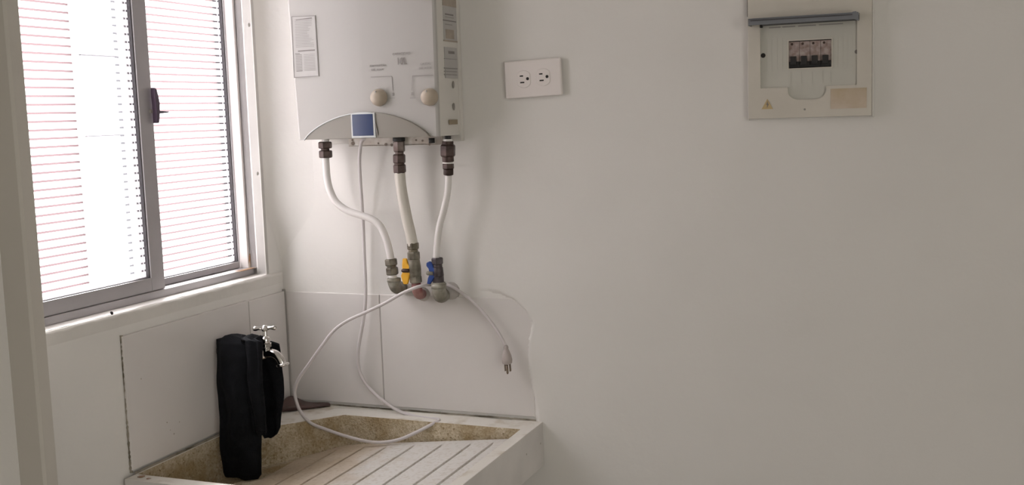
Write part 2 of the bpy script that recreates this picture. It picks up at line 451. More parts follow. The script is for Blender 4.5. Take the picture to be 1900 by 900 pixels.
# latch on the meeting stile
la = MB()
def latch_prof(px, py, d): return lw(px, py, d)
lp = [(279, 163), (283, 166), (286, 178), (289, 192), (289, 210), (288, 228), (284, 229), (283, 212), (282, 196), (280, 180)]
P = [lw(px, py, -.032) for px, py in lp]
la.prism(P, (.010, 0, 0)); la.prism([lw(286, 205, -.032), lw(309, 207, -.032), lw(309, 209, -.032), lw(286, 212, -.032)], (.006, 0, 0))
obj('latch', la, latchm, left, bevel=.0008)
obj('handle_mount', MB().box((-.034, lw(280, 206, -.034).y-.004, lw(280, 210, -.034).z), (-.031, lw(280, 206, -.034).y+.004, lw(280, 203, -.034).z)), galv, left)

# ------------------------------------------------------------------ outside: facade across the light well
fx = -2.5
fb = thing('neighbour_building', (fx-.3, 2.4, 0), 'pink rendered building outside, glimpsed through the clear lines of the window film', 'building')
obj('wall', MB().box((fx-.4, -3.5, -1), (fx, 7.5, 3.2)), facade_m, fb)
obj('pilaster', MB().box((fx, 2.10, -1), (fx+.05, 2.33, 3.2)), facade_w, fb)
obj('window_opening', MB().box((fx-.02, 2.34, .2), (fx+.02, 2.56, 2.6)), facade_d, fb)
obj('shutter', MB().box((fx-.02, 3.20, .2), (fx+.025, 3.75, 2.6)), facade_g, fb)
for z in (1.42, 1.80): obj('ledge', MB().box((fx+.045, 2.10, z), (fx+.056, 2.33, z+.012)), facade_g, fb)
struct('trim_courtyard', MB().box((-2.9, -3.5, -1.05), (-.14, 7.5, -1.0)), facade_g)

# ------------------------------------------------------------------ laundry sink
SX, SY, ST, SB = .592, -.532, .850, .7605
sink = thing('laundry_sink', (.30, -.26, 0), 'cast stone laundry sink with stained speckled basin, set in the tiled corner', 'sink')
inner = [(.008, -.250), (.083, -.163), (.172, -.059), (.566, -.061), (.568, -.497), (.008, -.500)]
outer = [(.0066, -.004), (.3, -.0055), (SX, -.0045), (SX, SY), (.3, SY), (.0066, SY)]
def fz(x): return .7645+.113*x
body = MB()
n = 6
vo = [(x, y, ST) for x, y in outer]; vi = [(x, y, ST-.0015) for x, y in inner]; vb = [(x, y, SB) for x, y in outer]
# rim ring (outer 0..5, inner 6..11)
ring = [(0, 6, 7), (0, 7, 8), (0, 8, 1), (1, 8, 9), (1, 9, 2), (2, 9, 3), (3, 9, 10), (3, 10, 4), (4, 10, 11), (4, 11, 5), (5, 11, 6), (5, 6, 0)]
body.add(vo+vi, ring, 0)
body.add(vo+vb, [(i, (i+1) % 6, 6+(i+1) % 6, 6+i) for i in range(6)]+[(6, 7, 8, 9, 10, 11)], 2)
inb = []
for x, y in inner:
    cx, cy = .29, -.28; d = Vector((cx-x, cy-y)).normalized()*.010
    inb.append((x+d.x, y+d.y, fz(x+d.x)))
body.add(vi+inb, [(i, (i+1) % 6, 6+(i+1) % 6, 6+i) for i in range(6)], 1)
body.add(inb, [(0, 1, 2, 3, 4, 5)], 1)
bo = obj('basin', body, [rimm, terr, sinkout], sink)
bm = bmesh.new(); bm.from_mesh(bo.data); bmesh.ops.remove_doubles(bm, verts=bm.verts, dist=1e-5); bmesh.ops.recalc_face_normals(bm, faces=bm.faces); bm.to_mesh(bo.data); bm.free()
b = bo.modifiers.new('bevel', 'BEVEL'); b.width = .003; b.segments = 3; b.limit_method = 'ANGLE'; b.angle_limit = .5
# fluted washboard: grooves run from back to front
gx = []
for px, py in ((626, 834), (671, 836), (715, 834), (766, 833), (818, 832), (870, 832)):
    gx.append(hz(px, py, fz(.2+(px-626)/244*.27)).x)
gx += [gx[-1]+.047]
def wb(u, v):
    x = .115+u*(.560-.115); y = -.074-v*(.488-.074)
    if True:
        z = fz(x)+.0006+.0045*sst(.115, .235, x)
    dep = 0
    for k, gg in enumerate(gx):
        y0 = -.103 - (.012 if k == 0 else 0)
        d = abs(x-gg); e = sst(y0+.006, y0-.008, y)
        dep = max(dep, e*.0070*max(0, 1-(d/.0032)**2))
        # soft ridge swelling between grooves
    z -= dep
    return Vector((x, y, z))
wbm = MB().grid(wb, 520, 36)
# skirt closing the board's edges
def skirt(mb, fn, n):
    pts = [fn(i/n) for i in range(n+1)]
    mb.add(pts+[Vector((p.x, p.y, p.z-.006)) for p in pts], [(i, i+1, n+2+i, n+1+i) for i in range(n)], 0)
skirt(wbm, lambda t: wb(t, 0), 100); skirt(wbm, lambda t: wb(1, t), 10)
obj('washboard', wbm, board, sink)
# dark dirty joint along the walls
jt = MB()
for i in range(60):
    x0 = .006+i*(SX-.02)/60; x1 = x0+(SX-.02)/60
    h = .0012+random.random()*.0008
    jt.add([(x0, -.0056, .850), (x1, -.0056, .850), (x1, -.0052, .852+h), (x0, -.0052, .852+h)], [(0, 1, 2, 3)])
for i in range(50):
    y0 = -.006-i*.50/50; y1 = y0-.50/50; h = .0012+random.random()*.0010
    jt.add([(.0085, y0, .8502), (.0085, y1, .8502), (.0068, y1, .852+h), (.0068, y0, .852+h)], [(0, 1, 2, 3)])
obj('dirty_joint', jt, grout, sink, fix=False)
cr = MB()      # thin cracks and chips on the rim
for pts in ([(712, 757), (740, 760), (775, 761)], [(800, 764), (850, 770), (900, 775), (950, 779)], [(580, 760), (630, 757), (660, 757), (700, 761)]):
    cr = MB()
    for a, b_ in zip(pts, pts[1:]):
        A = hz(*a, .8503); B = hz(*b_, .8503); w = Vector((0, .0010, 0))
        cr.add([A-w, B-w, B+w, A+w], [(0, 1, 2, 3)])
    obj('rim_crack', cr, dirtm, sink, fix=False)
obj('rust_stain', MB().lathe(hz(262, 884, .8498), Z, [(0, .007), (.0008, .005)], 9), rust, sink)
obj('rust_stain', MB().lathe(hz(276, 888, .8498), Z, [(0, .0045), (.0008, .003)], 9), rust, sink)
# masonry legs under the slab
obj('leg', MB().box((.006, -.47, 0), (.09, -.03, SB)), sinkout, sink)
obj('leg', MB().box((.40, -.47, 0), (.47, -.03, SB)), sinkout, sink)
for px, py in ((977, 843), (1003, 823)):
    p = hit(px, py, 0, SX); obj('paint_chip', MB().lathe(p-X*.0005, X, [(0, .0025), (.0009, .0018)], 8), dirtm, sink)

# ------------------------------------------------------------------ water heater
HX0, HX1, HY, HZ0, HZ1 = .125, .4386, -.107, 1.4225, 1.985
ht = thing('water_heater', (.28, -.05, 1.40), 'white wall-hung gas water heater with two knobs and grey arched fascia', 'water heater')
cv = MB()
zs = [HZ0, 1.56, 1.69, HZ1]
xl = [HX0, .1205, .1165, .112]; xr = [HX1-.0005, .4392, .4400, .4405]
def ringpts(z, a, b_):
    r = .006
    return [(a, -.012, z), (a, HY+r, z), (a+.002, HY+.002, z), (a+r, HY, z), ((a+b_)/2, HY-.0025, z), (b_-r, HY, z), (b_-.002, HY+.002, z), (b_, HY+r, z), (b_, -.012, z)]
vs_ = []
for z, a, b_ in zip(zs, xl, xr): vs_ += ringpts(z, a, b_)
fs_ = [(k*9+i, k*9+(i+1) % 9, (k+1)*9+(i+1) % 9, (k+1)*9+i) for k in range(3) for i in range(9)]
fs_ += [list(range(9)), list(range(27, 36))]
cv.add(vs_, fs_, 0)
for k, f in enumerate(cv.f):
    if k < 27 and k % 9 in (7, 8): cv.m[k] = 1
obj('cover', cv, [heat, heat_side], ht, bevel=.0008)
obj('back_plate', MB().box((.118, -.013, 1.4105), (.4425, -.0008, 1.99)), heat_side, ht, bevel=.001)
# folded chassis lip showing under the cover
cl = MB().box((bk(648, 265, .05).x, -.052, bk(700, 270, .05).z), (bk(822, 265, .05).x, -.049, 1.424))
cl.box((bk(648, 265, .05).x, -.052, bk(700, 271, .05).z), (bk(822, 265, .05).x, -.035, bk(700, 270, .05).z+.001))
chs = obj('chassis_lip', cl, mat('chassis_white', (.60, .565, .52), .5, col2=(.44, .38, .32), vscale=50), ht)
hlm = mat('chassis_shadow', (.20, .16, .13), .7)
for px, py, r in ((655, 266, .004), (702, 266, .002), (716, 268, .003), (727, 269, .003), (772, 260, .002), (784, 261, .0022), (797, 268, .002), (654, 260, .0022)):
    p = bk(px, py, .0525); obj('chassis_hole', MB().lathe(p, -Y, [(0, r), (.0006, r)], 10), hlm, chs)
obj('drain_plug', MB().lathe(bk(801, 260, .06), Z, [(-.006, .006), (.004, .006)], 12), blackm, ht)
hc = HY-.0025
def arc_z(x):
    x0, x1 = .1449, .4215; u = (x-x0)/(x1-x0)
    return 1.4225+.0505*(4*u*(1-u))**.80
ap = [(.1449+(.4215-.1449)*i/36, arc_z(.1449+(.4215-.1449)*i/36)) for i in range(37)]
fa = MB().prism([(x, HY+.001, z) for x, z in ap]+[], (0, -.0085, 0))
fas = obj('arched_fascia', fa, arcm, ht, bevel=.001)
tr = MB()      # pale trim line along the arch
tp = [(x, HY-.0080, z-.0010) for x, z in ap if x < .30]
tr.tube(tp, .0013, 6, sub=1)
obj('fascia_trim', tr, dispb, fas)
# display
dz0, dz1 = 1.4245, 1.4700; dx0, dx1 = bk(655, 232, .116).x, bk(693, 232, .116).x
obj('bezel', MB().box((dx0-.0035, HY-.0105, dz0-.001), (dx1+.004, HY-.006, dz1+.0015)), dispb, fas, bevel=.001)
obj('display', MB().box((dx0, HY-.0112, dz0+.003), (dx1, HY-.009, dz1-.001)), dispm, fas)
a0 = bk(694, 217, .116); a1 = bk(699, 250, .116)
obj('seam', MB().prism([a0, a0+X*.0012, a1+X*.0030, a1], (0, -.0008, 0)), inkm, fas)
# knobs
for px, py in ((700, 181), (794, 180)):
    c = bk(px, py, .109+.010)
    k = MB().lathe((c.x, HY, c.z), -Y, [(0, .0162), (.004, .0168), (.010, .0160), (.015, .0138), (.0185, .0105), (.0205, .006), (.021, .001)], 32)
    ko = obj('knob', k, knobm, ht)
    obj('pointer', MB().box((c.x-.001, HY-.0195, c.z+.004), (c.x+.001, HY-.0145, c.z+.0125)), heat, ko)
yy = HY-.0021
def hp(px, py, d=.1092): return bk(px, py, d)
text('lettering', 'CAPACIDAD', .0068, hp(745, 100), X, Z, inkl, ht)
text('lettering', '10L', .0185, hp(745.5, 114), X, Z, inkm, ht, sx=.82, bold=.00015)
for s_, px, py in (('TEMPERATURA', 701.5, 122), ('DEL AGUA', 700.5, 129.5), ('CAUDAL', 790, 118.5), ('DEL AGUA', 789.5, 126.5)):
    text('lettering', s_, .0056, hp(px, py), X, Z, inkl, ht)
def bar(px0, py0, px1, py1, w, d=.1093):
    A, B = hp(px0, py0, d), hp(px1, py1, d); t = (B-A).normalized(); n_ = t.cross(Y).normalized()*w*.5
    obj('printed_line', MB().prism([A-n_, B-n_, B+n_, A+n_], (0, -.0003, 0)), inkl, ht)
bar(688, 143, 727, 142, .0014); bar(727, 142, 729, 168, .0010); bar(765, 141, 804, 139.5, .0014); bar(765.5, 141, 764, 168, .0010)
bar(729, 172, 730, 178, .0032); bar(765, 171, 765, 177, .0036); bar(723, 182, 733, 182, .0008); bar(761, 182, 770, 182, .0012)
# energy sticker on the left of the front
sp = [bk(*p, .1075) for p in ((541, 30), (586, 28), (593, 142), (546, 145))]
stk = obj('label_sticker', MB().prism(sp, (0, -.0016, 0)), stick, ht)
def sq(u, v): return sp[0].lerp(sp[1], u).lerp(sp[3].lerp(sp[2], u), v)+Vector((0, -.0019, 0))
ln = MB()
def sl(u0, v0, u1, v1, w, mi=0):
    A, B = sq(u0, v0), sq(u1, v1); t = (B-A).normalized(); n_ = t.cross(Y).normalized()*w*.5
    ln.prism([A-n_, B-n_, B+n_, A+n_], (0, -.0002, 0), mi)
for a_ in ((0.02, 0.01, .98, .01), (.98, .01, .98, .99), (.98, .99, .02, .99), (.02, .99, .02, .01)): sl(*a_, .0011)
v = .06
while v < .52:
    sl(.14, v, .62+.26*random.random(), v, .0008, 1); v += .026
sl(.2, .065, .85, .045, .0016); sl(.22, .57, .90, .565, .0024); sl(.10, .61, .28, .61, .0013)
v = .63
while v < .90:
    sl(.12, v, .36, v, .0016, 0 if v > .88 else 1); sl(.44, v, .88, v, .0008, 1); v += .026
obj('print', ln, [inkm, inkl], stk)
# stickers on the right-hand side (x = HX1)
def side_y(px): return hit(px, 120, 0, HX1+.0015).y
def sideq(name, pxa, pya, pxb, pyb, m, off=.0016, t=.0006):
    y0 = hit(pxa, pya, 0, .4400).y; y1 = hit(pxb, pya, 0, .4400).y
    z0 = hit((pxa+pxb)/2, pyb, 0, .4400).z; z1 = hit((pxa+pxb)/2, pya, 0, .4400).z
    return obj(name, MB().box((.4395, y0, z0), (.4400+off, y1, z1)), m, ht)
s1 = sideq('side_sticker', 820, -20, 845, 77, stick, .0008)
s2 = sideq('side_sticker', 824, 88, 847, 145, stick, .0008)
for a_ in ((820, -5, 846, 12, stick_d), (822, 38, 845, 40, inkm), (825, 26, 840, 28.5, inkm), (823, 75, 848, 77.5, stick_d), (826, 55, 841, 72, stick_d),
           (831, 95, 842, 100, inkm), (824, 126, 848, 128, inkl), (824, 132, 847, 133.5, inkl), (824, 138, 847, 139.5, inkl), (824, 109, 847, 110, inkl), (825, 45, 838, 46.5, inkl), (825, 32, 841, 33.2, inkl)):
    sideq('side_print', *a_, .0014)
for px, py in ((841, 157), (842, 198)):
    p = hit(px, py, 0, .4402); sv = MB()
    sv.prism([p+Vector((0, .0040*math.cos(t*math.pi/6), .0070*math.sin(t*math.pi/6))) for t in range(12)], (.0008, 0, 0))
    obj('vent_slot', sv, mat('slot_grey', (.27, .25, .23), .6), ht)
sideq('side_print', 833, 222, 848, 231, mat('tan_mark', (.30, .245, .17), .6), .0012)

# power cord and plug of the heater (parts of it)
def cp(px, py, d): return bk(px, py, d)
cpath = [cp(681, 262, .048), cp(677, 258, .050), cp(671, 263, .052), cp(668, 280, .050), cp(667, 300, .046), cp(669, 340, .034), cp(673, 400, .024), cp(675.5, 460, .018), cp(678, 520, .016),
         cp(678, 560, .018), cp(674, 595, .020), cp(666, 640, .022), cp(664, 665, .022), cp(668, 692, .022), cp(682, 716, .024), cp(705, 739, .026), cp(735, 760, .028), cp(765, 771.5, .030),
         cp(795, 776.5, .036), cp(812, 778, .042), cp(814, 781, .050), cp(806, 785, .058), cp(785, 796, .070), cp(760, 808, .080), cp(735, 817, .088), cp(705, 821, .095), cp(675, 818, .100), cp(640, 809, .106), cp(605, 797, .112),
         cp(578, 786, .118), cp(560, 768, .124), cp(550, 745, .126), cp(547, 725, .124), cp(555, 702, .120), cp(573, 676, .112), cp(595, 645, .102), cp(618, 615, .092),
         cp(645, 595, .084), cp(680, 579, .078), cp(715, 562, .074), cp(745, 545, .074), cp(770, 534, .072), cp(785, 530, .060), cp(800, 528, .036), cp(818, 527, .018), cp(836, 531, .016), cp(856, 543, .018), cp(880, 562, .020), cp(905, 590, .022), cp(925, 618, .024), cp(938, 642, .026)]
cord = obj('power_cord', MB().tube(cpath, .0034, 10, sub=6), cordm, ht)
p0 = cp(938.5, 641, .026); p1 = cp(941.5, 676, .028); ax = (p1-p0)
Lp = ax.length
pl = MB().lathe(p0, ax, [(0, .0036), (Lp*.1, .0050), (Lp*.18, .0044), (Lp*.28, .0060), (Lp*.5, .0088), (Lp*.75, .0105), (Lp*.95, .0095), (Lp, .006)], 16)
plug = obj('plug', pl, plugm, cord)
a_n = ax.normalized()
pg = MB()
for off in (-.0052, .0052):
    pg.obox(p1+X*off+a_n*.006, X*.0008, Y*.003, a_n*.0075)
pg.lathe(p1+Y*-.003, a_n, [(0, .0024), (.016, .0024), (.019, .0012)], 8)
pg_o = obj('plug_prongs', pg, prong, ht)

# ------------------------------------------------------------------ pipes between heater and wall
def nut(mb, top, bot, r, mi=0, n=6, ch=.12):
    """hexagonal nut between two points"""
    a = bot-top; L_ = a.length
    mb.lathe(top, a, [(0, r*.86), (L_*ch, r), (L_*(1-ch), r), (L_, r*.86)], n, mi, smooth=False, rot=.3)
def cyl(mb, top, bot, r, mi=0, r2=None):
    a = bot-top; mb.lathe(top, a, [(0, r), (a.length, r2 or r)], 18, mi)
D0 = .058
# hot water pipe (left)
hp_ = thing('water_pipe', bk(740, 530, .02), 'thin white pipe curving in an S from the left port of the water heater', 'pipe')
pts = [(604, 285), (605, 305), (607, 330), (612, 352), (623, 374), (643, 390), (668, 399), (690, 407), (706, 420), (717, 445), (723, 468), (726, 484)]
obj('tube', MB().tube([bk(x, y, D0-.010*i/11) for i, (x, y) in enumerate(pts)], .0074, 18), pipe_w, hp_)
c = MB(); cyl(c, bk(604, 255, D0), bk(604, 266, D0), .0078, 1); nut(c, bk(603, 263, D0), bk(603.5, 275.5, D0), .0140); cyl(c, bk(603.5, 275, D0), bk(603.5, 280, D0), .0088); nut(c, bk(604, 279, D0), bk(604.5, 293, D0), .0138)
obj('coupling', c, [bronze, teflon], hp_, bevel=.0006)
c = MB(); D1 = .047; nut(c, bk(725, 480, D1), bk(726.5, 493, D1), .0128); cyl(c, bk(726.5, 492, D1), bk(727, 497, D1), .0095); nut(c, bk(727, 496, D1), bk(728.5, 510, D1), .0128)
obj('coupling', c, mat('dull_brass', (.22, .20, .16), .5, metal=.5, col2=(.09, .075, .055), vscale=60), hp_, bevel=.0006)
e = MB(); cyl(e, bk(728.5, 509, D1), bk(729, 518, D1), .0085, 1)
e.tube([bk(730, 516, D1), bk(731, 525, D1), bk(735, 533, D1-.006), bk(741, 535, D1-.022), bk(745, 533, .004)], .0125, 16)
e.lathe(bk(731, 519, D1), Z, [(-.004, .0140), (.003, .0140)], 16)
obj('elbow', e, [galv, teflon], hp_)
# gas pipe (middle, thick, cream)
gp = thing('gas_pipe', bk(770, 530, .02), 'thick cream pipe running straight down from the middle of the water heater', 'pipe')
pts = [(741, 312), (744, 345), (749, 375), (755, 405), (761, 430), (766, 456)]
obj('tube', MB().tube([bk(x, y, .056-.004*i/5) for i, (x, y) in enumerate(pts)], .0108, 20), pipe_c, gp)
c = MB(); cyl(c, bk(740, 255, .058), bk(740, 262, .058), .0122, 1); nut(c, bk(740, 261, .058), bk(741, 282, .058), .0120, 2); cyl(c, bk(741, 281, .058), bk(741, 289, .057), .0085, 2)
nut(c, bk(740.5, 286, .057), bk(741, 303, .057), .0128); cyl(c, bk(741, 302, .057), bk(741, 307, .057), .0100); nut(c, bk(741, 305, .057), bk(742, 321, .056), .0130)
obj('coupling', c, [bronze, blackm, mat('bronze_grey', (.20, .165, .15), .45, metal=.5, col2=(.10, .07, .06), vscale=50)], gp, bevel=.0006)
c = MB(); nut(c, bk(766, 450, .052), bk(766.5, 463, .052), .0122); cyl(c, bk(766.5, 462, .052), bk(767, 470, .052), .0095)
obj('coupling', c, brass, gp, bevel=.0006)
c = MB(); cyl(c, bk(772, 522, .050), bk(772.5, 531, .050), .0095)
c.tube([bk(773, 529, .050), bk(774, 538, .050), bk(777, 545, .044), bk(780, 546, .024), bk(783, 545, .003)], .0105, 14)
obj('elbow', c, redp, gp)
# cold water pipe (right)
cpz = thing('water_pipe', bk(815, 540, .02), 'thin white pipe from the right port of the water heater down to blue valve', 'pipe')
pts = [(832, 318), (832, 340), (829, 365), (823, 392), (816, 418), (812, 445), (809, 482)]
obj('tube', MB().tube([bk(x, y, .055-.004*i/6) for i, (x, y) in enumerate(pts)], .0066, 18), pipe_w, cpz)
c = MB(); cyl(c, bk(831, 252, .058), bk(831, 259, .058), .0062, 1); cyl(c, bk(831, 258, .058), bk(831, 263, .058), .0088, 2)
cyl(c, bk(831, 262, .058), bk(831, 270, .058), .0110); nut(c, bk(831, 268, .058), bk(831, 291, .058), .0152); cyl(c, bk(831, 290, .058), bk(831.5, 300, .057), .0115)
cyl(c, bk(831.5, 300, .057), bk(831.5, 303.5, .057), .0110, 2); nut(c, bk(831.5, 303, .057), bk(832, 314, .057), .0118); cyl(c, bk(832, 313, .057), bk(832, 324, .055), .0098)
obj('coupling', c, [bronze, blackm, teflon], cpz, bevel=.0006)
c = MB(); c.tube([bk(813, 524, .051), bk(814, 535, .051), bk(816, 546, .047), bk(819, 549, .030), bk(824, 546, .003)], .0142, 18)
c.lathe(bk(814, 530, .051), Z, [(-.005, .0155), (.004, .0155)], 18)
obj('elbow', c, galv, cpz)
# wall flange / putty behind the fittings
pt = MB()
for px, py, r in ((838, 540, .019), (748, 534, .010), (786, 546, .015)):
    p = bk(px, py); obj('putty_collar', MB().lathe(p+Vector((0, .001, 0)), -Y, [(0, r), (.004, r*.92), (.009, r*.6), (.012, r*.2)], 14), putty, {838: cpz, 748: hp_, 786: gp}[px])
# valves
v1 = thing('ball_valve', bk(770, 527, .052), 'weathered brass ball valve with yellow lever on the thick middle pipe', 'valve')
c = MB(); nut(c, bk(767, 467, .052), bk(768, 482, .052), .0125, n=8); cyl(c, bk(768, 481, .052), bk(769.5, 500, .052), .0115, r2=.0130); cyl(c, bk(769.5, 500, .052), bk(771, 514, .052), .0130, r2=.0115); nut(c, bk(771, 512, .052), bk(772, 525, .052), .0122, n=8)
obj('valve_body', c, mat('valve_grey_brass', (.27, .25, .195), .5, metal=.3, col2=(.11, .095, .07), vscale=50), v1, bevel=.0005)
def lever(pts, d, m, par, th=.006):
    P_ = [bk(x, y, d) for x, y in pts]
    return obj('lever', MB().prism(P_, (0, -th, 0)), m, par, bevel=.0016)
lever([(749, 479), (756, 479), (758, 488), (762, 493), (765, 498), (765, 505), (762, 510), (760, 520), (758, 527), (751, 527), (748, 519), (746, 511), (749, 503), (748, 492)], .056, yellow, v1)
obj('stem', MB().lathe(bk(749, 502, .062), -X, [(-.012, .004), (.001, .0042), (.004, .003)], 10), bronze, v1)
v2 = thing('ball_valve', bk(813, 527, .051), 'dark ball valve with blue lever beneath the right-hand thin pipe', 'valve')
c = MB(); nut(c, bk(811, 478, .051), bk(811.5, 491, .051), .0120, n=6); cyl(c, bk(811.5, 490, .051), bk(812, 497, .051), .0095); cyl(c, bk(812, 496, .051), bk(813, 512, .051), .0105, r2=.0115); nut(c, bk(813, 511, .051), bk(813.5, 527, .051), .0112, n=8)
obj('valve_body', c, mat('valve_dark', (.10, .085, .09), .45, metal=.4, col2=(.045, .035, .04), vscale=60), v2, bevel=.0005)
lever([(793, 487), (799, 484), (804, 488), (806, 496), (811, 499), (812, 506), (808, 514), (803, 522), (800, 527), (794, 526), (796, 515), (799, 508), (797, 498), (793, 493)], .055, blue, v2)
obj('stem', MB().lathe(bk(794, 507, .060), -X, [(-.012, .0038), (.0005, .0042), (.003, .003)], 10), galv, v2)

# ------------------------------------------------------------------ faucet on the left wall
FY, FZ = -.245, 1.0165
fc = thing('faucet', (0, FY, FZ), 'chrome garden-style tap projecting from the tiled left wall over the sink', 'tap')
f = MB().lathe((.0066, FY, FZ), X, [(0, .0098), (.003, .0098), (.006, .0096)], 24)
f.lathe((.008, FY, FZ), X, [(0, .0095), (.088, .0095), (.090, .013), (.104, .013), (.108, .0085)], 24)
obj('wall_pipe', f, chrome, fc)
f = MB().tube([(.100, FY, FZ), (.118, FY, FZ+.0005), (.131, FY, FZ+.001), (.141, FY, FZ-.003), (.148, FY, FZ-.011), (.152, FY, FZ-.020)], lambda t: .0092-.0012*t, 18)
f.lathe((.1515, FY, FZ-.017), (.2, 0, -1), [(0, .0075), (.001, .0125), (.0045, .0130), (.006, .0105)], 24)
obj('spout', f, chrome, fc)
bx_ = .1165
f = MB().lathe((bx_, FY, FZ), Z, [(0, .009), (.012, .009), (.014, .0125), (.020, .0125)], 6, smooth=False).lathe((bx_, FY, FZ+.020), Z, [(0, .0085), (.006, .0098), (.011, .0085), (.014, .0050), (.030, .0042)], 18)
obj('bonnet', f, chrome, fc, bevel=.0004)
f = MB(); hz_ = FZ+.0495
d1 = Vector((.90, .43, 0)).normalized(); d2 = Vector((-.43, .90, 0))
for d, l in ((d1, .0215), (d2, .012)):
    for s_ in (-1, 1):
        c0 = Vector((bx_, FY, hz_)); f.lathe(c0, d*s_, [(0, .0042), (l*.55, .0032), (l*.8, .0048), (l, .0042), (l+.0015, .002)], 12)
f.lathe((bx_, FY, hz_-.005), Z, [(0, .006), (.006, .0065), (.010, .005), (.0115, .002)], 16)
obj('handle', f, chrome, fc)

# ------------------------------------------------------------------ black cloth over the tap
# closed flattened section swept over the pipe: front drop long, rear drop short
def cloth(path, n=72):
    """path rows: (y, z, x_left, x_right, thickness, normal angle)"""
    mb = MB(); rows = []
    for i, (y, z, xa, xb, th, ny, nz) in enumerate(path):
        row = []
        v_ = i/(len(path)-1)
        for k in range(n):
            u = k/n*2*math.pi
            cx = (xa+xb)/2; hw = (xb-xa)/2
            c_ = math.cos(u); s_ = math.sin(u)
            sx_ = math.copysign(abs(c_)**.78, c_); sy_ = math.copysign(abs(s_)**.85, s_)
            x = cx+hw*sx_
            fold = .0036*math.sin(sx_*4.6+1.1+z*14)+.0015*math.sin(sx_*8+z*31+1)
            off = th*sy_+fold*(.35+.65*abs(sy_))
            crump = (.0075*noise.noise(Vector((x*38, y*6, z*9)))+.0028*noise.noise(Vector((x*90, y*20, z*34))))*(.3+.7*abs(sy_))
            x += .0030*noise.noise(Vector((sy_*.4, 3.1, z*16)))
            row.append(Vector((x+.0012*math.sin(z*55+u)+.0012*math.sin(z*28+1), y+ny*(off+crump), z+nz*(off+crump))))
        rows.append(row)
    mb.v = [p for r in rows for p in r]
    for i in range(len(rows)-1):
        for k in range(n):
            j = (k+1) % n; mb.f.append([i*n+k, i*n+j, (i+1)*n+j, (i+1)*n+k]); mb.m.append(0); mb.sm.append(True)
    mb.f.append(list(range(n))); mb.m.append(0); mb.sm.append(False)
    mb.f.append([(len(rows)-1)*n+k for k in range(n)]); mb.m.append(0); mb.sm.append(False)
    return mb
def lerp_rows(keys, m_=8):
    out = []
    for a, b_ in zip(keys, keys[1:]):
        for t in range(m_):
            s_ = t/m_; out.append(tuple(a[i]*(1-s_)+b_[i]*s_ for i in range(len(a))))
    out.append(keys[-1]); return out
FYc = FY
def ck(rows_):
    out = []
    for y, py, pl_, pr_, th, ny, nz in rows_:
        a = bk(pl_, py, -y); b_ = bk(pr_, py, -y); out.append((y, (a.z+b_.z)/2, a.x, b_.x, th, ny, nz))
    return out
keys = ck([(-.281, 886, 418, 480, .0090, -1, 0), (-.283, 878, 416, 485, .0125, -1, 0), (-.284, 840, 413, 481, .0130, -1, 0), (-.283, 800, 410, 480, .0130, -1, 0), (-.281, 750, 406, 483, .0130, -1, 0), (-.279, 700, 402, 486, .0130, -1, 0), (-.275, 660, 401, 488, .0115, -1, 0),
        (-.268, 640, 401, 488, .0085, -.95, .3), (-.258, 631, 402, 488, .0070, -.6, .8)])
keys += [(-.245, 1.0400, .013, .108, .0065, 0, 1), (-.232, 1.036, .014, .110, .0065, .6, .8)]
keys += ck([(-.222, 640, 452, 517, .0080, .95, .3), (-.214, 665, 456, 522, .0090, 1, 0), (-.212, 700, 460, 525, .0100, 1, 0), (-.212, 750, 464, 524, .0100, 1, 0), (-.214, 790, 474, 522, .0090, 1, 0), (-.216, 803, 484, 516, .0070, 1, 0), (-.217, 811, 492, 506, .0045, 1, 0)])
rows = lerp_rows(keys, 10)
cl_o = obj('black_cloth', cloth(rows), clothm, org=(.055, -.245, .77))
tag(cl_o, 'long black cloth draped over the tap and hanging into the sink', 'cloth')
# a second, narrower fold of the same cloth lying over the first
keys2 = ck([(-.290, 808, 474, 489, .0045, -1, 0), (-.296, 800, 470, 491, .006, -1, 0), (-.298, 750, 462, 490, .0075, -1, 0), (-.298, 700, 459, 488, .0075, -1, 0), (-.293, 660, 457, 486, .007, -1, 0), (-.284, 634, 457, 487, .006, -.9, .4)])
keys2 += [(-.268, 1.046, .077, .114, .005, -.5, .85), (-.250, 1.0480, .077, .114, .0045, 0, 1), (-.232, 1.042, .076, .112, .004, .5, .85), (-.218, 1.025, .076, .112, .004, 1, .2)]
obj('fold', cloth(lerp_rows(keys2, 9), 44), clothm, cl_o)

# ------------------------------------------------------------------ brown dish in the rear corner of the sink
A = hz(523, 765, .851); B = hz(613, 754, .851)
bd = MB()
ux = (B-A).normalized(); L_ = (B-A).length
def dish(u, v):
    s_ = u*L_; h = .021*math.exp(-((u-.22)/.25)**2)*(.35+.65*v)+.002
    w = .034*(math.sin(math.pi*min(1, max(0, .06+u*.90)))**.5)
    p = A+ux*s_+Vector((-ux.y, ux.x, 0))*(v*w)
    return p, h
nu, nv = 26, 8
top = [dish(i/nu, j/nv) for j in range(nv+1) for i in range(nu+1)]
vt = [p+Z*(.003+h) for p, h in top]; vb_ = [p+Z*.0008 for p, h in top]
fs = [(j*(nu+1)+i, j*(nu+1)+i+1, (j+1)*(nu+1)+i+1, (j+1)*(nu+1)+i) for j in range(nv) for i in range(nu)]
o_ = len(vt); fs2 = [tuple(o_+k for k in f_[::-1]) for f_ in fs]
bnd = [i for i in range(nu+1)]+[j*(nu+1)+nu for j in range(1, nv+1)]+[nv*(nu+1)+i for i in range(nu-1, -1, -1)]+[j*(nu+1) for j in range(nv-1, 0, -1)]
fs3 = [(bnd[k], bnd[(k+1) % len(bnd)], o_+bnd[(k+1) % len(bnd)], o_+bnd[k]) for k in range(len(bnd))]
bd.add(vt+vb_, fs+fs2+fs3, 0, True)
do = obj('soap_dish', bd, brownm, bevel=0)
